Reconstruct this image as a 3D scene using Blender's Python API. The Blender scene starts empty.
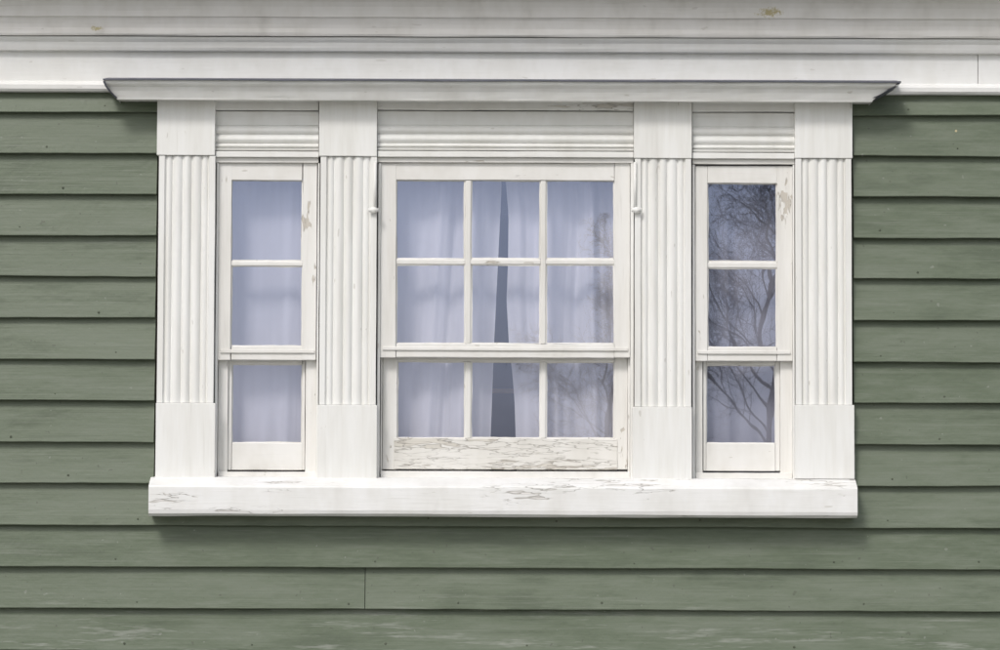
import bpy, bmesh, math, random
from mathutils import Vector, Matrix, noise
random.seed(7)
scene=bpy.context.scene
R=math.radians
# ------------------------------------------------------------------ camera
D=9.0; F=3000.0; PITCH=R(3.4); ROLL=R(0.2); ZC=2.3
C=Vector((0,-D,ZC-D*math.tan(PITCH)))
f=Vector((0,math.cos(PITCH),math.sin(PITCH))); r0=Vector((1,0,0)); u0=Vector((0,-math.sin(PITCH),math.cos(PITCH)))
rr=r0*math.cos(ROLL)+u0*math.sin(ROLL); uu=-r0*math.sin(ROLL)+u0*math.cos(ROLL)
cd=bpy.data.cameras.new("camera"); cam=bpy.data.objects.new("camera",cd); scene.collection.objects.link(cam)
cd.sensor_width=36; cd.lens=36*F/1000.0; cd.clip_end=2000
M=Matrix((rr,uu,-f)).transposed().to_4x4(); M.translation=C; cam.matrix_world=M
scene.camera=cam
def W(px,py,y):
    d=f+rr*((px-500)/F)+uu*((325-py)/F)
    t=(y-C.y)/d.y
    p=C+d*t
    return p.x,p.z
# ------------------------------------------------------------------ node helpers
class NT:
    def __init__(s,name):
        s.m=bpy.data.materials.new(name); s.m.use_nodes=True; s.t=s.m.node_tree; s.t.nodes.clear()
        s.out=s.n('ShaderNodeOutputMaterial')
    def n(s,typ,**k):
        nd=s.t.nodes.new(typ)
        for a,b in k.items(): setattr(nd,a,b)
        return nd
    def set(s,sock,v):
        if isinstance(v,bpy.types.NodeSocket): s.t.links.new(v,sock)
        else: sock.default_value=v
    def math(s,op,a,b=0.0,c=None):
        nd=s.n('ShaderNodeMath',operation=op); s.set(nd.inputs[0],a); s.set(nd.inputs[1],b)
        if c is not None: s.set(nd.inputs[2],c)
        return nd.outputs[0]
    def vmath(s,op,a,b):
        nd=s.n('ShaderNodeVectorMath',operation=op); s.set(nd.inputs[0],a); s.set(nd.inputs[1],b); return nd.outputs[0]
    def noise(s,vec,scale,detail=3,rough=0.55,col=False):
        nd=s.n('ShaderNodeTexNoise'); s.set(nd.inputs['Vector'],vec); nd.inputs['Scale'].default_value=scale
        nd.inputs['Detail'].default_value=detail; nd.inputs['Roughness'].default_value=rough
        return nd.outputs['Color'] if col else nd.outputs['Fac']
    def obj(s): return s.n('ShaderNodeTexCoord').outputs['Object']
    def mapv(s,vec,scale,loc=(0,0,0)):
        nd=s.n('ShaderNodeMapping'); s.set(nd.inputs['Vector'],vec); nd.inputs['Scale'].default_value=scale; nd.inputs['Location'].default_value=loc
        return nd.outputs[0]
    def smooth(s,v,a,b,lo=0.0,hi=1.0):
        nd=s.n('ShaderNodeMapRange',interpolation_type='SMOOTHSTEP'); s.set(nd.inputs['Value'],v)
        nd.inputs['From Min'].default_value=a; nd.inputs['From Max'].default_value=b
        nd.inputs['To Min'].default_value=lo; nd.inputs['To Max'].default_value=hi
        return nd.outputs[0]
    def mix(s,fac,a,b,blend='MIX'):
        nd=s.n('ShaderNodeMix',data_type='RGBA',blend_type=blend)
        s.set(nd.inputs[0],fac); 
        s.set(nd.inputs[6],a if isinstance(a,bpy.types.NodeSocket) else (*a,1)); s.set(nd.inputs[7],b if isinstance(b,bpy.types.NodeSocket) else (*b,1))
        return nd.outputs[2]
    def bump(s,h,strength,dist,normal=None):
        nd=s.n('ShaderNodeBump'); s.set(nd.inputs['Height'],h); nd.inputs['Strength'].default_value=strength; nd.inputs['Distance'].default_value=dist
        if normal is not None: s.set(nd.inputs['Normal'],normal)
        return nd.outputs[0]
    def principled(s,color,rough,normal=None,spec=0.3):
        p=s.n('ShaderNodeBsdfPrincipled'); s.set(p.inputs['Base Color'],color if isinstance(color,bpy.types.NodeSocket) else (*color,1)); s.set(p.inputs['Roughness'],rough)
        p.inputs['Specular IOR Level'].default_value=spec
        if normal is not None: s.set(p.inputs['Normal'],normal)
        s.t.links.new(p.outputs[0],s.out.inputs[0]); return p

def paint(name,base=(0.83,0.83,0.815),axis='x',crack=None,peel=None,grime=0.3,seed=0.0,under=(0.50,0.47,0.42),extra=None,cells=60,grainmix=0.2,edge=.35,specks=.35,sc=None):
    """crack / peel None = sound paint; otherwise 0..0.3"""
    g=NT(name); o=g.obj()
    sc=sc or {'x':(0.35,1,1.25),'z':(1.25,1,0.35)}[axis]
    v=g.mapv(o,sc,(seed,seed*1.7,seed*0.6))
    st=g.noise(g.mapv(o,{'x':(9,8,5),'z':(22,8,2.2)}[axis],(seed,0,seed)),1.0,3,0.7)
    c=g.mix(g.smooth(st,0.35,0.60),base,tuple(b*k for b,k in zip(base,(0.94,0.935,0.92))))
    c=g.mix(g.math('MULTIPLY',g.smooth(st,0.54,0.80),grime),c,(0.52,0.50,0.46))
    grain=g.noise(g.mapv(o,{'x':(5,60,150),'z':(150,60,5)}[axis]),1,2,0.6)
    c=g.mix(g.smooth(grain,0.60,0.80,0,grainmix),c,(0.45,0.43,0.39))
    spk=g.noise(v,62,1,0.5)
    c=g.mix(g.smooth(spk,0.755,0.785,0,specks),c,(0.30,0.26,0.2))
    h=g.math('ADD',g.math('MULTIPLY',grain,0.30),g.math('MULTIPLY',spk,0.35))
    rough=0.45
    if crack is not None or peel is not None:
        crack=crack or 0; peel=peel or 0
        dn=g.noise(v,60,2,0.6,col=True)
        dv=g.vmath('SCALE',g.vmath('SUBTRACT',dn,(0.5,0.5,0.5)),(0,0,0)); dv.node.inputs['Scale'].default_value=0.028
        w=g.vmath('ADD',v,dv)
        ve=g.n('ShaderNodeTexVoronoi',feature='DISTANCE_TO_EDGE'); g.set(ve.inputs['Vector'],w); ve.inputs['Scale'].default_value=cells
        vc=g.n('ShaderNodeTexVoronoi',feature='F1'); g.set(vc.inputs['Vector'],w); vc.inputs['Scale'].default_value=cells
        patch2=g.noise(g.mapv(v,(1,1,1),(3.3,1.1,7.7)),8,4,0.68)
        cm=g.math('MULTIPLY',g.smooth(ve.outputs['Distance'],0.0,0.05,1,0),g.smooth(patch2,0.66-crack,0.74-crack))
        cell=g.n('ShaderNodeSeparateColor'); g.set(cell.inputs[0],vc.outputs['Color'])
        pk=g.math('ADD',patch2,g.math('MULTIPLY',cell.outputs[0],0.20))
        pm=g.smooth(pk,0.86-peel,0.868-peel)
        pedge=g.math('MULTIPLY',g.smooth(pk,0.84-peel,0.86-peel),g.smooth(pk,0.862-peel,0.88-peel,1,0))
        un=g.mix(grain,tuple(a*0.75 for a in under),tuple(min(1,a*1.3) for a in under))
        c=g.mix(g.math('MULTIPLY',pm,0.85),c,un)
        c=g.mix(g.math('MULTIPLY',pedge,edge),c,(0.30,0.27,0.23))
        c=g.mix(g.math('MULTIPLY',cm,0.6),c,(0.22,0.20,0.17))
        h=g.math('SUBTRACT',h,g.math('ADD',pm,g.math('MULTIPLY',cm,0.8)))
    if extra: c=extra(g,o,c)
    nb=g.bump(h,0.7,0.0014)
    g.principled(c,rough,nb,0.35)
    return g.m

def lichen(pts):
    def fn(g,o,c):
        nz=g.noise(o,110,3,0.7)
        for (x,y,z),rad,col in pts:
            d=g.n('ShaderNodeVectorMath',operation='DISTANCE'); g.set(d.inputs[0],g.mapv(o,(.4,1,1),(x*.6,0,0))); d.inputs[1].default_value=(x,y,z)
            m=g.math('ADD',g.math('DIVIDE',d.outputs['Value'],rad),g.math('MULTIPLY',nz,2.4))
            c=g.mix(g.smooth(m,1.4,2.0,0.75,0),c,col)
        return c
    return fn
def P3(px,py,y):
    x,z=W(px,py,y); return (x,y,z)

m_vert=paint("white_paint_vertical",base=(0.82,0.82,0.80),axis='z',grime=0.26,seed=1,grainmix=.16,specks=.3)
m_horz=paint("white_paint_horizontal",base=(0.82,0.82,0.80),axis='x',grime=0.26,seed=2,specks=.3)
m_bar=paint("chipped_bar_paint",axis='x',crack=0.12,peel=0.13,grime=0.3,seed=12,under=(0.6,0.57,0.52),sc=(.2,1,1.6))
m_sash=paint("sash_paint",base=(0.79,0.78,0.755),axis='z',peel=0.045,crack=.0,grime=0.4,seed=3,under=(0.5,0.46,0.4),cells=80,grainmix=.25)
m_sashh=paint("sash_paint_rail",base=(0.79,0.78,0.755),axis='x',peel=0.045,crack=.0,grime=0.4,seed=4,under=(0.5,0.46,0.4),cells=80,grainmix=.25)
m_sill=paint("sill_paint",base=(0.82,0.82,0.81),axis='x',crack=0.13,peel=0.085,grime=0.25,seed=5,under=(0.72,0.70,0.67),cells=42,edge=.5,sc=(.22,1,1.5))
m_peel=paint("peeling_rail_paint",base=(0.76,0.745,0.71),axis='x',crack=0.26,peel=0.19,grime=0.5,seed=6,under=(0.62,0.59,0.53),cells=48,edge=.6,sc=(.22,1,1.6),grainmix=.4)
m_corn=paint("cornice_paint",base=(0.82,0.805,0.785),axis='x',grime=0.5,seed=8,grainmix=.2,specks=.2,
   extra=lichen([(P3(770,12,-.115),0.02,(0.42,0.34,0.10)),(P3(97,28,-.092),0.010,(0.45,0.38,0.15))]))
m_frieze=paint("frieze_paint",base=(0.84,0.84,0.83),axis='x',grime=0.12,seed=9,grainmix=.06,specks=.2)

def plain(name,col,rough=0.6,nscale=40,amt=0.3,bumpd=0.001):
    g=NT(name); o=g.obj(); n=g.noise(o,nscale,2,0.6)
    c=g.mix(n,tuple(a*(1-amt) for a in col),tuple(a*(1+amt) for a in col))
    if bumpd: g.principled(c,rough,g.bump(n,0.5,bumpd))
    else:
        d=g.n('ShaderNodeBsdfDiffuse'); g.set(d.inputs[0],c); g.t.links.new(d.outputs[0],g.out.inputs[0])
    return g.m
m_lead=plain("lead_flashing",(0.11,0.115,0.14),0.55,30,0.4)
m_dark=plain("weathered_backing",(0.08,0.07,0.06),0.9,bumpd=0)
m_nail=plain("painted_nail",(0.10,0.112,0.085),0.6,120,0.5,0)
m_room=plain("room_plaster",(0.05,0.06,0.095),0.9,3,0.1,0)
m_tan=plain("varnished_wood",(0.60,0.40,0.22),0.5,20,0.3,0)
m_roof=plain("roof_shingle",(0.09,0.09,0.09),0.9,12,0.4,0)
m_stone=plain("foundation_stone",(0.3,0.29,0.27),0.9,6,0.4,0)
m_bark=plain("bark",(0.17,0.16,0.155),0.9,3,0.2,0)
m_grass=plain("grass_ground",(0.075,0.085,0.05),0.95,2.5,0.5,0)
m_bounce=plain("pale_bounce",(0.42,0.41,0.39),0.9,4,0.15,0)  # pale grey of the added slab that throws light upward

def siding_mat():
    g=NT("green_siding_paint"); o=g.obj()
    at=g.n('ShaderNodeAttribute'); at.attribute_name="tone"
    tone=at.outputs['Fac']
    c=g.mix(tone,(0.110,0.138,0.090),(0.142,0.170,0.120))
    off=g.n('ShaderNodeCombineXYZ'); g.set(off.inputs[0],g.math('MULTIPLY',tone,37.0)); g.set(off.inputs[1],g.math('MULTIPLY',tone,11.0))
    ov=g.vmath('ADD',o,off.outputs[0])
    big=g.noise(g.mapv(ov,(1.3,1,6)),2.4,4,0.72)
    c=g.mix(g.smooth(big,0.42,0.7,0,0.6),c,(0.180,0.205,0.160))
    c=g.mix(g.smooth(big,0.50,0.30,0,0.65),c,(0.085,0.106,0.070))
    streak=g.noise(g.mapv(ov,(3,30,110)),1,3,0.65)
    c=g.mix(g.smooth(streak,0.52,0.78,0,0.40),c,(0.21,0.23,0.188))
    c=g.mix(g.smooth(streak,0.45,0.25,0,0.35),c,(0.080,0.096,0.066))
    sep=g.n('ShaderNodeSeparateXYZ'); g.set(sep.inputs[0],o)
    low=g.smooth(sep.outputs[2],1.37,1.52,1,0)
    wear=g.noise(g.mapv(ov,(3.2,20,40)),1,4,0.78)
    c=g.mix(g.math('MULTIPLY',g.smooth(wear,0.53,0.68),g.math('ADD',g.math('MULTIPLY',low,0.5),0.10)),c,(0.30,0.315,0.28))
    spk=g.noise(o,62,1,0.5)
    c=g.mix(g.smooth(spk,0.74,0.78,0,0.45),c,(0.075,0.075,0.06))
    c=g.mix(g.smooth(spk,0.235,0.21,0,0.35),c,(0.30,0.31,0.28))
    for (x,y,z),rad,col in [(P3(956,131,-.02),0.006,(0.5,0.42,0.25))]:
        d=g.n('ShaderNodeVectorMath',operation='DISTANCE'); g.set(d.inputs[0],o); d.inputs[1].default_value=(x,y,z)
        m=g.math('ADD',g.math('DIVIDE',d.outputs['Value'],rad),g.math('MULTIPLY',spk,1.0))
        c=g.mix(g.smooth(m,1.15,1.3,0.85,0),c,col)
    h=g.math('ADD',g.math('MULTIPLY',streak,0.6),g.math('MULTIPLY',spk,0.5))
    g.principled(c,g.smooth(big,0.3,0.7,0.40,0.6),g.bump(h,0.7,0.0020),0.35)
    return g.m
m_side=siding_mat()

def glass_mat():
    g=NT("old_window_glass"); o=g.obj()
    nb=g.bump(g.noise(o,6.0,1,0.5),0.10,0.0020)
    gl=g.n('ShaderNodeBsdfGlossy'); gl.inputs['Color'].default_value=(0.55,0.65,1.0,1); gl.inputs['Roughness'].default_value=0.0
    g.set(gl.inputs['Normal'],nb)
    tr=g.n('ShaderNodeBsdfTransparent'); tr.inputs['Color'].default_value=(0.89,0.895,0.945,1)
    mx=g.n('ShaderNodeMixShader'); mx.inputs[0].default_value=0.27
    df=g.n('ShaderNodeBsdfDiffuse'); df.inputs['Color'].default_value=(0.55,0.6,0.75,1)
    mx2=g.n('ShaderNodeMixShader'); g.set(mx2.inputs[0],g.smooth(g.noise(o,9,2,0.7),0.4,0.8,0.005,0.05))
    g.t.links.new(tr.outputs[0],mx.inputs[1]); g.t.links.new(gl.outputs[0],mx.inputs[2])
    g.t.links.new(mx.outputs[0],mx2.inputs[1]); g.t.links.new(df.outputs[0],mx2.inputs[2])
    g.t.links.new(mx2.outputs[0],g.out.inputs[0]); return g.m
m_glass=glass_mat()
def cloth_mat(name,col):
    g=NT(name); o=g.obj()
    n=g.noise(g.mapv(o,(1,1,0.12)),16,2,0.6)
    c=g.mix(g.smooth(n,0.3,0.7),col,tuple(a*0.84 for a in col))
    d=g.n('ShaderNodeBsdfDiffuse'); g.set(d.inputs[0],c)
    t=g.n('ShaderNodeBsdfTranslucent'); g.set(t.inputs[0],c)
    mx=g.n('ShaderNodeMixShader'); mx.inputs[0].default_value=0.10
    g.t.links.new(d.outputs[0],mx.inputs[1]); g.t.links.new(t.outputs[0],mx.inputs[2]); g.t.links.new(mx.outputs[0],g.out.inputs[0]); return g.m
m_cloth=cloth_mat("cotton_curtain",(0.92,0.905,0.905))
m_cloth3=cloth_mat("lace_curtain",(0.86,0.85,0.86))
m_cloth2=cloth_mat("grey_curtain",(0.52,0.52,0.56))

# ------------------------------------------------------------------ object helpers
def empty(name):
    e=bpy.data.objects.new(name,None); e.empty_display_size=0.2; scene.collection.objects.link(e); return e
def mesh_obj(name,verts,faces,mat,parent=None,bevel=0.0,smooth=False,seg=2):
    me=bpy.data.meshes.new(name); me.from_pydata(verts,[],faces); me.validate()
    bm=bmesh.new(); bm.from_mesh(me); bmesh.ops.recalc_face_normals(bm,faces=bm.faces); bm.to_mesh(me); bm.free()
    me.materials.append(mat)
    if smooth:
        for p in me.polygons: p.use_smooth=True
    ob=bpy.data.objects.new(name,me); scene.collection.objects.link(ob)
    if parent: ob.parent=parent
    if bevel>0:
        b=ob.modifiers.new("bevel",'BEVEL'); b.width=bevel; b.segments=seg; b.limit_method='ANGLE'; b.angle_limit=R(40)
    return ob
def wbox(name,x0,x1,y0,y1,z0,z1,mat,parent=None,bevel=0.0015,wob=0.0):
    """board: subdivided along its long axis, slightly wavy"""
    x0,x1=min(x0,x1),max(x0,x1); z0,z1=min(z0,z1),max(z0,z1); y0,y1=min(y0,y1),max(y0,y1)
    lx,lz=x1-x0,z1-z0
    if wob<=0:
        v=[(x,y,z) for x in(x0,x1) for y in(y0,y1) for z in(z0,z1)]
        fc=[(0,1,3,2),(4,6,7,5),(0,4,5,1),(2,3,7,6),(0,2,6,4),(1,5,7,3)]
        return mesh_obj(name,v,fc,mat,parent,bevel)
    horiz=lx>=lz; L=max(lx,lz); n=max(2,int(L/0.02)); s=random.uniform(0,99)
    v=[];fc=[]
    for i in range(n+1):
        t=i/n
        for k,(yy,b) in enumerate(((y0,0),(y0,1),(y1,1),(y1,0))):
            q=noise.noise(Vector((t*L*9,k*3.1+s,s)))*wob+noise.noise(Vector((t*L*45,k*5.1+s,s)))*wob*0.45
            q2=noise.noise(Vector((t*L*6,k*2.1-s,s)))*wob*0.8
            if horiz: v.append((x0+t*lx,yy+q2,(z0 if b==0 else z1)+q))
            else: v.append(((x0 if b==0 else x1)+q,yy+q2,z0+t*lz))
    for i in range(n):
        a=i*4;c=a+4
        for k in range(4):
            k2=(k+1)%4; fc.append((a+k,a+k2,c+k2,c+k))
    fc.append((0,1,2,3)); e=n*4; fc.append((e,e+3,e+2,e+1))
    return mesh_obj(name,v,fc,mat,parent,bevel)
def pbox(name,px0,py0,px1,py1,yf,yb,mat,parent=None,bevel=0.0015,wob=0.0006):
    pm=(py0+py1)/2; xm=(px0+px1)/2
    x0=W(px0,pm,yf)[0]; x1=W(px1,pm,yf)[0]; z1=W(xm,py0,yf)[1]; z0=W(xm,py1,yf)[1]
    return wbox(name,x0,x1,yf,yb,z0,z1,mat,parent,bevel,wob)
def extrude_x(name,prof,x0,x1,mat,parent=None,n=1,smooth=False,wob=0.0):
    k=len(prof); v=[];fc=[]
    for i in range(n+1):
        x=x0+(x1-x0)*i/n
        for j,(y,z) in enumerate(prof):
            q=noise.noise(Vector((x*5,j*1.7,3.3)))*wob
            v.append((x,y+q*0.5,z+q))
    for i in range(n):
        for j in range(k):
            j2=(j+1)%k; fc.append((i*k+j,i*k+j2,(i+1)*k+j2,(i+1)*k+j))
    fc.append(tuple(range(k))); fc.append(tuple(range(n*k,n*k+k))[::-1])
    return mesh_obj(name,v,fc,mat,parent)
def extrude_z(name,prof,z0,z1,mat,parent=None,n=12,wob=0.0005):
    k=len(prof); v=[];fc=[]; s=random.uniform(0,50)
    for i in range(n+1):
        z=z0+(z1-z0)*i/n
        for j,(x,y) in enumerate(prof):
            q=noise.noise(Vector((z*7,j*0.3,s)))*wob
            v.append((x+q,y+q,z))
    for i in range(n):
        for j in range(k):
            j2=(j+1)%k; fc.append((i*k+j,i*k+j2,(i+1)*k+j2,(i+1)*k+j))
    fc.append(tuple(range(k))); fc.append(tuple(range(n*k,n*k+k))[::-1])
    return mesh_obj(name,v,fc,mat,parent)

# ------------------------------------------------------------------ wall
wall=empty("clapboard_house")
XL,XR=-4.6,4.6
ox0=W(157,290,0)[0]; ox1=W(852,290,0)[0]; oz1=W(500,101,0)[1]; oz0=W(500,495,0)[1]
ZB=0.45; ZT=3.45
def solid(name,x0,x1,y0,y1,z0,z1,mat): return wbox(name,x0,x1,y0,y1,z0,z1,mat,wall,0,0)
solid("sheathing_left",XL,ox0+.002,0,0.12,ZB,ZT,m_dark)
solid("sheathing_right",ox1-.002,XR,0,0.12,ZB,ZT,m_dark)
solid("sheathing_below",ox0+.002,ox1-.002,0,0.12,ZB,oz0,m_dark)
solid("sheathing_above",ox0+.002,ox1-.002,0,0.12,oz1,ZT,m_dark)
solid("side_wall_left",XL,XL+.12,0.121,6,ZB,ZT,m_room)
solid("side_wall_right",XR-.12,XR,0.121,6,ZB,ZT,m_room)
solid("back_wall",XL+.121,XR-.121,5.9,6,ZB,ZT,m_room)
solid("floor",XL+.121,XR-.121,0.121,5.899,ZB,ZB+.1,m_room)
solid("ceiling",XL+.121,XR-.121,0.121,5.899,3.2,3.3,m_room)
solid("foundation",XL+.03,XR-.03,0.02,5.95,0.0,ZB-.002,m_stone)
mesh_obj("roof",[(XL-.3,-.30,ZT+.02),(XR+.3,-.30,ZT+.02),(XR+.3,3,ZT+2.4),(XL-.3,3,ZT+2.4),(XL-.3,6.4,ZT),(XR+.3,6.4,ZT),
   (XL-.3,-.30,ZT+.10),(XR+.3,-.30,ZT+.10),(XR+.3,3,ZT+2.5),(XL-.3,3,ZT+2.5),(XL-.3,6.4,ZT+.08),(XR+.3,6.4,ZT+.08)],
   [(0,1,2,3),(3,2,5,4),(6,7,8,9),(9,8,11,10),(0,1,7,6),(4,5,11,10),(0,3,9,6),(3,4,10,9),(1,2,8,7),(2,5,11,8)],m_roof,wall)
for sx in (XL+.05,XR-.05):
    mesh_obj("gable",[(sx,0,ZT-.01),(sx,6,ZT-.01),(sx,3,ZT+2.38)],[(0,1,2)],m_side,wall)
zA=W(75,153,-.03)[1]; zB_=W(75,650,-.03)[1]; pitch=(zA-zB_)/12
sv=[];sf=[];stone=[]
nv=[];nf=[]
def board(x0,x1,zb,zt,tone,yb=-0.034,ytop=-0.0085):
    s=random.uniform(0,200); n=max(2,int((x1-x0)/0.03)); base=len(sv)
    for i in range(n+1):
        x=x0+(x1-x0)*i/n
        e=noise.noise(Vector((x*2.3,s,0)))*0.0022+noise.noise(Vector((x*14,s,4)))*0.0011
        yo=noise.noise(Vector((x*1.7,s,9)))*0.0034
        sv.append((x,yb+0.019+yo*.5,zb+e+.001)); stone.append(tone)
        sv.append((x,yb+0.0010+yo,zb+e)); stone.append(tone)
        sv.append((x,yb+yo,zb+e+0.0018)); stone.append(tone)
        for t in (0.33,0.66,1.0):
            cup=noise.noise(Vector((x*3,s,t*5)))*0.0012
            sv.append((x,yb+(ytop-yb)*t+yo*(1-t)+cup,zb+(zt-zb)*t)); stone.append(tone)
    k=6
    for i in range(n):
        for j in range(k-1):
            a=base+i*k+j; sf.append((a,a+1,a+k+1,a+k))
    for e in (0,n):
        b=base+e*k; sv.append((x0 if e==0 else x1,ytop,zb+.001)); stone.append(tone); c=len(sv)-1
        sf.append((b,b+1,b+2,b+3,b+4,b+5,c))
    x=x0+random.uniform(.03,.35)
    while x<x1-.02:
        zz=zb+random.uniform(.014,.024); yy=yb+(ytop-yb)*((zz-zb)/(zt-zb))-0.0012
        rad=random.uniform(.0026,.0042); b=len(nv)
        for q in range(8):
            a=q*math.pi/4; nv.append((x+rad*math.cos(a),yy+.0006,zz+rad*math.sin(a)))
        for q in range(8):
            a=q*math.pi/4; nv.append((x+rad*.7*math.cos(a),yy-.0004,zz+rad*.7*math.sin(a)))
        for q in range(8): nf.append((b+q,b+(q+1)%8,b+8+(q+1)%8,b+8+q))
        nf.append(tuple(range(b+8,b+16)))
        x+=random.choice((.40,.41,.43,.60,.82))*random.uniform(.92,1.08)
xl=W(155.4,290,-.03)[0]; xr=W(853.6,290,-.03)[0]
zsill=W(500,500,-.03)[1]; zhood=W(500,92,-.03)[1]
for k in range(-2,22):
    zb=zA-k*pitch+random.uniform(-.0008,.0008); zt=zb+pitch+.022
    if zb<ZB+.02: break
    tone=random.random()
    if zb>zhood: continue
    zt=min(zt,zhood+.012)
    if zb>zsill:
        board(XL+.1,xl+random.uniform(-.0012,.0004),zb,zt,random.random()); board(xr+random.uniform(-.0004,.0012),XR-.1,zb+random.uniform(-.001,.001),zt,random.random())
    else:
        if k==11:
            xj=W(365,590,-.03)[0]; board(XL+.1,xj-.0012,zb+.0008,zt,random.random()); board(xj+.0009,XR-.1,zb-.0006,zt,random.random())
        else:
            xj=random.choice((-2.4,2.2,-3.1,2.9)); board(XL+.1,xj-.001,zb,zt,tone); board(xj+.001,XR-.1,zb,zt,min(1,tone+.1))
sid=mesh_obj("siding_boards",sv,sf,m_side,wall)
at=sid.data.attributes.new("tone",'FLOAT','POINT')
if len(sid.data.vertices)==len(stone): at.data.foreach_set("value",stone)
mesh_obj("siding_nails",nv,nf,m_nail,wall)
for a,b in ((XL-.02,XL+.1),(XR-.1,XR+.02)):
    wbox("corner_board",a,b,-.04,.13,ZB,ZT-.25,m_vert,wall)
# ------------------------------------------------------------------ cornice
corn=empty("eaves_cornice")
def prof(pts,back=0.0):
    out=[(y,W(500,py,y)[1]) for py,y in pts]
    return [(back,out[0][1])]+out+[(back,out[-1][1])]
extrude_x("bed_bead",prof([(92.5,-.040),(90,-.046),(86,-.0475),(83.5,-.044),(82.2,-.037)]),XL,XR,m_frieze,corn,220,wob=.0012)
xj=W(978,75,-.036)[0]
zt_f=W(500,51,-.036)[1]; zb_f=W(500,82.5,-.036)[1]
wbox("frieze_board",XL,xj-.0008,-.036,.0,zb_f,zt_f,m_frieze,corn,.0015,.0006)
wbox("frieze_board",xj+.0008,XR,-.037,.0,zb_f,zt_f,m_frieze,corn,.0015,.0006)
extrude_x("cornice_moulding",prof([(52.0,-.050),(51.2,-.056),(48.5,-.060),(46.5,-.062),(43,-.066),(40.5,-.072),(39,-.0745),(37.6,-.0745)]),XL,XR,m_frieze,corn,220,wob=.0008)
zc=lambda py,y:W(500,py,y)[1]
pts=[(36.4,-.084),(34.5,-.0875),(32.5,-.089),(29,-.091),(25,-.095),(21,-.100),(18.6,-.104),(18.2,-.105),(17.2,-.1105),(12,-.115),(7,-.120),(2,-.129),(-3,-.145),(-7,-.165),(-9,-.18),(-9.5,-.190),(-22,-.195),(-40,-.20)]
extrude_x("crown_moulding",prof(pts),XL-.1,XR+.1,m_corn,corn,220,wob=.0015)
zt1=zc(-40,-.20)
wbox("eave_board",XL-.2,XR+.2,-.25,.1,zt1+.002,zt1+.03,m_corn,corn,.002,0)
wbox("gutter_fascia",XL-.2,XR+.2,-.28,-.252,zt1-.0,ZT+.05,m_corn,corn,.002,0)

# ------------------------------------------------------------------ window
win=empty("triple_sash_window")
def hood():
    layers=[(101.3,118,871,-.055),(100.6,117,872,-.110),(98.5,116.5,873,-.1125),(96,114,876,-.116),(92,110.5,882,-.121),(88,108,888,-.128),(85.5,106,894,-.137),(84.0,105,898,-.1405),(81.2,104.6,899,-.142)]
    v=[];fc=[]
    n=120
    rings=[]
    for py,a,b,y in layers:
        xa=W(a,py,y)[0]; xb=W(b,py,y)[0]; z=W(500,py,y)[1]
        ring=[]
        ring.append(len(v)); v.append((xa,-.001,z))
        for i in range(n+1):
            t=i/n; q=noise.noise(Vector((t*30,py*.2,0)))*.0009
            ring.append(len(v)); v.append((xa+(xb-xa)*t,y+q,z+q))
        ring.append(len(v)); v.append((xb,-.001,z))
        rings.append(ring)
    for a,b in zip(rings,rings[1:]):
        for i in range(len(a)-1): fc.append((a[i],a[i+1],b[i+1],b[i]))
    fc.append(tuple(rings[0])); fc.append(tuple(rings[-1][::-1]))
    mesh_obj("hood_moulding",v,fc,m_horz,win)
    z=W(500,81.2,-.142)[1]; xa=W(103,80,-.145)[0]; xb=W(901,80,-.145)[0]
    v=[];fc=[]
    n=90
    for i in range(n+1):
        x=xa+(xb-xa)*i/n; q=noise.noise(Vector((x*4,0,0)))*.0014; q2=noise.noise(Vector((x*13,5,0)))*.001
        v+= [(x,-.149,z-.0005+q+q2),(x,-.149,z+.0030+q),(x,-.036,z+.022),(x,-.036,z+.001)]
    for i in range(n):
        a=i*4
        for k in range(4): fc.append((a+k,a+(k+1)%4,a+4+(k+1)%4,a+4+k))
    fc+=[(0,1,2,3),(n*4,n*4+3,n*4+2,n*4+1)]
    mesh_obj("lead_flashing",v,fc,m_lead,win)
    for sgn,aa,bb in ((-1,104,117),(1,900,873)):
        vv=[];ff=[]
        for py,t in ((81,0),(86,.25),(91,.55),(95,.8),(98,1)):
            px=aa+(bb-aa)*t**1.3
            y=-.146+.03*t
            x,zz=W(px,py,y)
            vv+=[(x+sgn*.0035,y,zz),(x-sgn*.003,y-.0016,zz),(x+sgn*.0035,-.02,zz)]
        for i in range(4):
            a=i*3; ff+=[(a,a+1,a+4,a+3),(a,a+2,a+5,a+3)]
        mesh_obj("end_flashing",vv,ff,m_lead,win)
hood()
YF=-.050
pil=[(157,215,101.5,155,403,477),(319,377,102,156,405,478),(634,692,102.5,158,407,480),(795,852.5,103,158,405,478)]
def reed_profile(x0,x1,yback):
    w=x1-x0
    out=[(x0,yback),(x0,YF+.000),(x0+w*.10,YF),(x0+w*.11,YF+.005)]
    def reed(a,b,h,base=.0095,n=9):
        for i in range(n+1):
            t=i/n; out.append((x0+w*(a+(b-a)*t),YF+base-h*math.sin(math.pi*t)**.7))
    reed(.13,.235,.0055)
    reed(.245,.415,.0075)
    reed(.425,.575,.0082)
    reed(.585,.755,.0075)
    reed(.765,.87,.0055)
    out+=[(x0+w*.89,YF+.005),(x0+w*.90,YF),(x1,YF),(x1,yback)]
    return out
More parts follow.
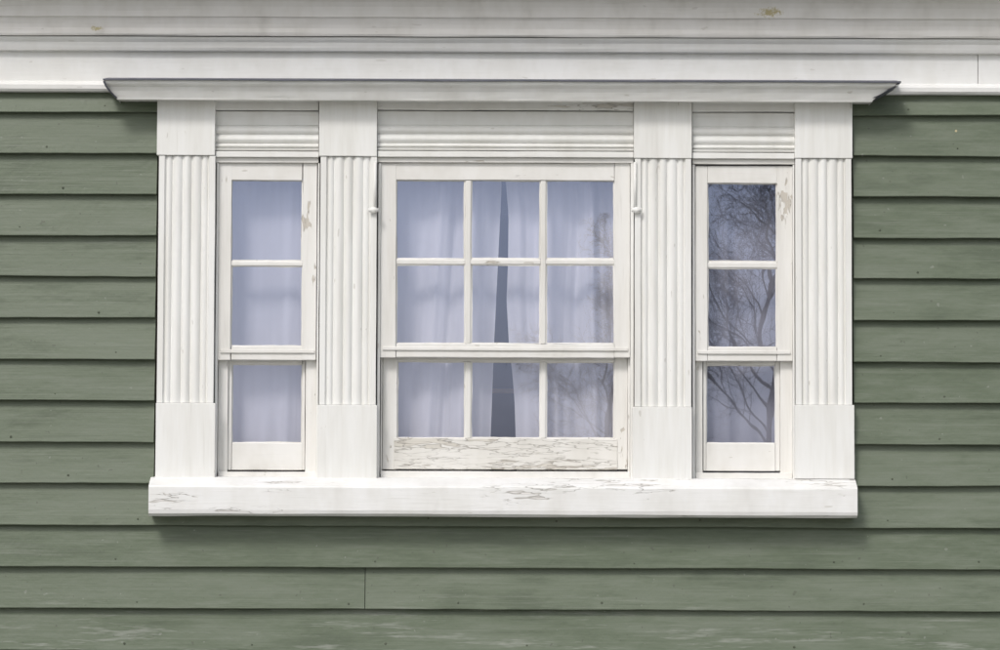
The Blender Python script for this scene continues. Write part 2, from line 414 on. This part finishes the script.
for a,b,t,c,d,e in pil:
    pbox("pilaster_cap",a,t-1.5,b,c,YF-.003,.10,m_vert,win)
    x0=W(a+.8,(c+d)/2,YF)[0]; x1=W(b-.8,(c+d)/2,YF)[0]
    xm=(a+b)/2
    z1=W(xm,c+.5,YF)[1]; z0=W(xm,d-.3,YF)[1]
    extrude_z("pilaster_reeding",reed_profile(x0,x1,.1),z0,z1,m_vert,win)
    pbox("pilaster_plinth",a-(1.5 if a<700 else 0),d,b+(2 if a>700 else 0),e+1,YF-.007,.10,m_vert,win)
def sill():
    a,b=148.5,857.5
    pr=[(520-3,-.095),(514.5,-.108),(511,-.111),(488.5,-.111),(486.3,-.108)]
    ys=[(y,W(500,py,y)[1]) for py,y in pr]
    top_z=W(500,478.6,-.06)[1]
    p=[(.115,ys[0][1]),(-.004,ys[0][1])]+ys+[(-.06,top_z),(.115,top_z+.012)]
    extrude_x("window_sill",p,W(a,500,-.11)[0],W(b,500,-.11)[0],m_sill,win,240,wob=.0018)
sill()
def glass_pane(px0,py0,px1,py1,y):
    x0,z1=W(px0,py0,y); x1,z0=W(px1,py1,y)
    xm,zm=(x0+x1)/2,(z0+z1)/2; hx,hz=abs(x1-x0)/2+.004,abs(z1-z0)/2+.004
    rx,rz=random.uniform(-1,1)*R(.10),random.uniform(-1,1)*R(.10)
    v=[(xm+sx*hx,y+sx*hx*math.tan(rz)+sz*hz*math.tan(rx),zm+sz*hz) for sx,sz in ((-1,-1),(1,-1),(1,1),(-1,1))]
    return mesh_obj("glass_pane",v,[(0,1,2,3)],m_glass,win)
def sash(x0,x1,yt,yb,gx,gy,y,tag,bottom_mat=None,rail=None):
    L,Rr=gx[0][0],gx[-1][1]
    pbox(tag+"_stile",x0,yt,L,yb,y,y+.034,m_sash,win,wob=.0009)
    pbox(tag+"_stile",Rr,yt,x1,yb,y,y+.034,m_sash,win,wob=.0009)
    pbox(tag+"_top_rail",L+.2,yt,Rr-.2,gy[0][0],y+.0006,y+.034,m_sashh,win,wob=.0009)
    if rail: pbox(tag+"_bottom_rail",rail[0],gy[-1][1],rail[1],rail[2],y-.004,y+.0345,bottom_mat,win,bevel=.002,wob=.0013)
    else: pbox(tag+"_bottom_rail",L+.2,gy[-1][1],Rr-.2,yb,y+.0006,y+.034,bottom_mat or m_sashh,win,wob=.0012)
    for (a,b),(c,d) in zip(gx,gx[1:]):
        pbox("muntin",b,gy[0][0],c,gy[-1][1],y+.003,y+.03,m_sash,win,bevel=.0035,wob=.0009)
    for (a,b),(c,d) in zip(gy,gy[1:]):
        for p,q in gx:
            pbox("muntin",p-.3,b,q+.3,c,y+.0045,y+.03,m_sashh,win,bevel=.0035,wob=.0009)
    for p,q in gx:
        for a,b in gy:
            glass_pane(p,a,q,b,y+.014)
            for (e0,e1,e2,e3) in ((p-.5,a,p+1.1,b),(q-1.1,a,q+.5,b),(p+1.1,a-.5,q-1.1,a+1.0),(p+1.1,b-1.1,q-1.1,b+.5)):
                pbox("putty",e0,e1,e2,e3,y+.0085,y+.0135,m_sash,win,bevel=0,wob=.0024)
YU,YL=-.020,.016
def unit(a,b,ox,dy):
    xa=W(a+.6,130,-.03)[0]; xb=W(b-.6,130,-.03)[0]
    zz=lambda py,y:W((a+b)/2,py,y)[1]
    def hp(pts): 
        o=[(y,zz(py+dy,y)) for py,y in pts]; return [(.1,o[0][1])]+o+[(.1,o[-1][1])]
    pts=[(150.5,-.030),(150,-.034),(148.2,-.036)]
    for c0,c1 in ((147.8,143.5),(143,134.5),(134,125.5)):
        for i in range(8):
            t=i/7; pts.append((c0+(c1-c0)*t,-.022-.010*math.sin(math.pi*t)**.7))
    pts+=[(125,-.024),(124.6,-.022),(111.6,-.022),(111.2,-.030)]
    extrude_x("transom_reeding",hp(pts),xa,xb,m_horz,win,40,wob=.0006)
    pbox("transom_top_bar",a+.5,99+dy,b-.5,110+dy,-.036,.09,m_bar,win,wob=.0014)
    pbox("head_casing",a+.5,151.2+dy,b-.5,157+dy,-.041,.09,m_horz,win)
    pbox("head_stop",a+.5,157.6+dy,b-.5,162.5+dy,-.030,.09,m_sashh,win)
    pbox("jamb",a+.4,163+dy,ox[0]-.5,480,-.028,.1,m_vert,win)
    pbox("jamb",ox[1]+.5,163+dy,b-.4,480,-.028,.1,m_vert,win)
def full(a,b,dy,ox,cu,cl,ru,rl,low_x,head,botrail,bmat=None,peelr=None):
    unit(a,b,ox,dy)
    sash(ox[0],ox[1],head,ru[-1][1]+13.5,cu,ru,YU,"upper_sash")
    pbox("meeting_lip",ox[0]+2,ru[-1][1]+3.2,ox[1]-2,ru[-1][1]+6.5,YU-.005,YU,m_sashh,win,wob=.001)
    sash(low_x[0],low_x[1],ru[-1][1]+4,botrail,cl,rl,YL,"lower_sash",bmat,peelr)
    pbox("stop_bead",ox[0],ru[-1][1]+13.8,low_x[0]-.4,botrail+4,YL-.012,.1,m_sash,win)
    pbox("stop_bead",low_x[1]+.4,ru[-1][1]+13.8,ox[1],botrail+4,YL-.012,.1,m_sash,win)
    pbox("sub_sill",ox[0],botrail+1.9,ox[1],480,-.010,.1,m_sashh,win)
full(215,319,0,(218,316.5),[(231,302.5)],[(231.5,302.5)],[(180,261),(266,346.5)],[(364,443)],(228,305),163,470)
full(377,634,0,(380.5,630),[(396,465),(471,540.5),(546,614.5)],[(397,465),(471,540.5),(546,614.5)],[(180,259),(264.5,344)],[(361.5,438.5)],(382.5,627.5),163,469.5,m_peel,(394,617.5,469.5))
full(692,795,1.5,(695.5,792.5),[(707.5,777)],[(706,775.5)],[(183,262),(268,347.5)],[(365,443.5)],(703,780),166,471)
for hx in (373.5,636.5):
    x,z=W(hx,210,-.06)
    bm=bmesh.new()
    bmesh.ops.create_uvsphere(bm,u_segments=14,v_segments=10,radius=.010,matrix=Matrix.Translation((x,-.058,z))@Matrix.Diagonal((1.2,.8,1,1)))
    bmesh.ops.create_cone(bm,cap_ends=True,segments=12,radius1=.0045,radius2=.0045,depth=.15,matrix=Matrix.Translation((x+(.004 if hx<500 else -.004),-.054,z+.07)))
    bmesh.ops.create_cone(bm,cap_ends=True,segments=12,radius1=.006,radius2=.006,depth=.03,matrix=Matrix.Translation((x,-.060,z))@Matrix.Rotation(R(90),4,'Y'))
    me=bpy.data.meshes.new("shutter_pintle"); bm.to_mesh(me); bm.free(); me.materials.append(m_vert)
    for p in me.polygons: p.use_smooth=True
    o=bpy.data.objects.new("shutter_pintle",me); scene.collection.objects.link(o); o.parent=win

# ------------------------------------------------------------------ curtains
def curtain(name,fl,fr,py0,py1,y,mat,amp=.014,freq=34,seed=0):
    nx,nz=160,40; v=[];fc=[]
    for j in range(nz+1):
        py=py0+(py1-py0)*j/nz
        xa,z=W(fl(py),py,y); xb,_=W(fr(py),py,y)
        for i in range(nx+1):
            t=i/nx; x=xa+(xb-xa)*t
            ph=noise.noise(Vector((t*3,seed,j/nz*.6)))*3.2
            fo=math.sin(t*freq*.42+ph+seed)
            fo=math.copysign(abs(fo)**.8,fo)
            a=amp*(.55+.6*noise.noise(Vector((t*4,seed+5,j/nz*.8))))
            yy=y+a*fo+.25*a*math.sin(t*freq*1.3+ph*2+j/nz*.7)
            v.append((x,yy,z))
    for j in range(nz):
        for i in range(nx):
            a=j*(nx+1)+i; fc.append((a,a+1,a+nx+2,a+nx+1))
    return mesh_obj(name,v,fc,mat,None,smooth=True)
def interp(tab):
    def fn(py):
        if py<=tab[0][0]: return tab[0][1]
        for (a,b),(c,d) in zip(tab,tab[1:]):
            if py<=c: return b+(d-b)*(py-a)/(c-a)
        return tab[-1][1]
    return fn
gl=interp([(165,502),(200,501),(262,498),(345,494),(400,492),(480,489)])
gr=interp([(165,504.5),(185,506),(215,508.5),(262,508),(300,506.5),(345,509),(370,512),(400,514.5),(480,517)])
curtain("curtain",lambda p:375,gl,150,500,.082,m_cloth,.022,46,1.3)
curtain("curtain",gr,lambda p:637,150,500,.082,m_cloth,.022,50,4.1)
curtain("curtain",lambda p:209,lambda p:326,150,500,.082,m_cloth3,.017,34,7.7)
curtain("curtain",lambda p:684,lambda p:804,150,500,.10,m_cloth2,.014,24,9.2)
x,z=W(503,391,.35)
wbox("chair_rail",x-.3,x+.3,.35,.38,z-.007,z+.007,m_tan,wall,.003,0)

# ------------------------------------------------------------------ ground
bm=bmesh.new(); bmesh.ops.create_grid(bm,x_segments=20,y_segments=20,size=600)
me=bpy.data.meshes.new("ground"); bm.to_mesh(me); bm.free(); me.materials.append(m_grass)
g=bpy.data.objects.new("ground",me); scene.collection.objects.link(g)
wbox("bounce_slab",-7,7,-7.5,-.5,-.05,.05,m_bounce,None,.01,0)  # unseen slab, added to bounce light onto the underside of the cornice

# ------------------------------------------------------------------ bare trees across the lawn
def make_tree(name,seed,height=10.5,trunk=.2,spread=1.0):
    rnd=random.Random(seed); v=[];fc=[]
    def tube(pts,rads,sides):
        base=len(v)
        for i,(p,rad) in enumerate(zip(pts,rads)):
            d=(pts[min(i+1,len(pts)-1)]-pts[max(i-1,0)]).normalized()
            a=d.orthogonal().normalized(); b=d.cross(a)
            for k in range(sides):
                an=2*math.pi*k/sides; q=p+(a*math.cos(an)+b*math.sin(an))*rad; v.append(tuple(q))
        for i in range(len(pts)-1):
            for k in range(sides):
                k2=(k+1)%sides; fc.append((base+i*sides+k,base+i*sides+k2,base+(i+1)*sides+k2,base+(i+1)*sides+k))
    def br(p,d,L,rad,lev):
        n=(9,8,6,5,4)[lev]; pts=[p.copy()]; rads=[rad]; dd=d.normalized(); q=p.copy(); dirs=[dd]
        for i in range(n):
            wv=Vector((rnd.gauss(0,1),rnd.gauss(0,1),rnd.gauss(0,1)))*(.05,.11,.15,.18,.2)[lev]
            dd=(dd+wv+Vector((0,0,.05 if lev<3 else -.01))).normalized()
            q=q+dd*L/n; pts.append(q.copy()); dirs.append(dd.copy()); rads.append(rad*(1-.82*(i+1)/n) if lev else rad*(1-.7*(i+1)/n))
        tube(pts,rads,(8,5,4,3,3)[lev])
        if lev==4: return
        nc=(20,13,9,6)[lev]
        for c in range(nc):
            t=((.2 if lev==0 else .12)+(.8)*(c+rnd.random()*.8)/nc); t=min(t,.99)
            i=min(int(t*n),n-1); pp=pts[i].lerp(pts[i+1],t*n-i)
            ax=dirs[i]; side=ax.orthogonal().normalized(); side.rotate(Matrix.Rotation(rnd.uniform(0,6.28),3,ax))
            ang=R(rnd.uniform(28,60)); nd=ax*math.cos(ang)+side*math.sin(ang)
            ll=L*((.60*spread,.52,.5,.5)[lev])*(1.05-.5*t)*rnd.uniform(.75,1.15)
            rr_=max(.006,rads[i]*rnd.uniform(.30,.44))
            br(pp,nd,ll,rr_,lev+1)
    br(Vector((0,0,-.1)),Vector((0.03,0,1)),height*.85,trunk,0)
    me=bpy.data.meshes.new(name); me.from_pydata(v,[],fc); me.materials.append(m_bark)
    return me
tm=make_tree("bare_tree",31,15,.17); tm2=make_tree("bare_tree_b",23,12.5,.16,1.15)
for me,x,y,s,rz in ((tm,8.7,-95,1.0,20),(tm2,4.4,-118,1.0,100)):
    o=bpy.data.objects.new("bare_tree",me); scene.collection.objects.link(o); o.location=(x,y,0); o.scale=(s,)*3; o.rotation_euler=(0,0,R(rz))

# ------------------------------------------------------------------ light
EL=R(45); AZ=R(205)
world=bpy.data.worlds.new("World"); scene.world=world; world.use_nodes=True; nt=world.node_tree
sky=nt.nodes.new('ShaderNodeTexSky'); sky.sky_type='NISHITA'; sky.sun_disc=False; sky.sun_elevation=EL; sky.sun_rotation=AZ
sky.air_density=1.0; sky.dust_density=3.0
hs=nt.nodes.new('ShaderNodeHueSaturation'); hs.inputs['Saturation'].default_value=0.5
bg=nt.nodes['Background']; bg.inputs[1].default_value=0.138
nt.links.new(sky.outputs[0],hs.inputs['Color']); nt.links.new(hs.outputs[0],bg.inputs[0])
sd=bpy.data.lights.new("sun",'SUN'); sd.energy=1.5; sd.angle=R(13); sd.color=(1,.97,.94)
so=bpy.data.objects.new("sun",sd); scene.collection.objects.link(so)
dirv=Vector((math.sin(AZ)*math.cos(EL),math.cos(AZ)*math.cos(EL),math.sin(EL)))
so.rotation_euler=dirv.to_track_quat('Z','Y').to_euler(); so.location=dirv*30
scene.view_settings.view_transform='Standard'; scene.view_settings.look='None'; scene.view_settings.exposure=0
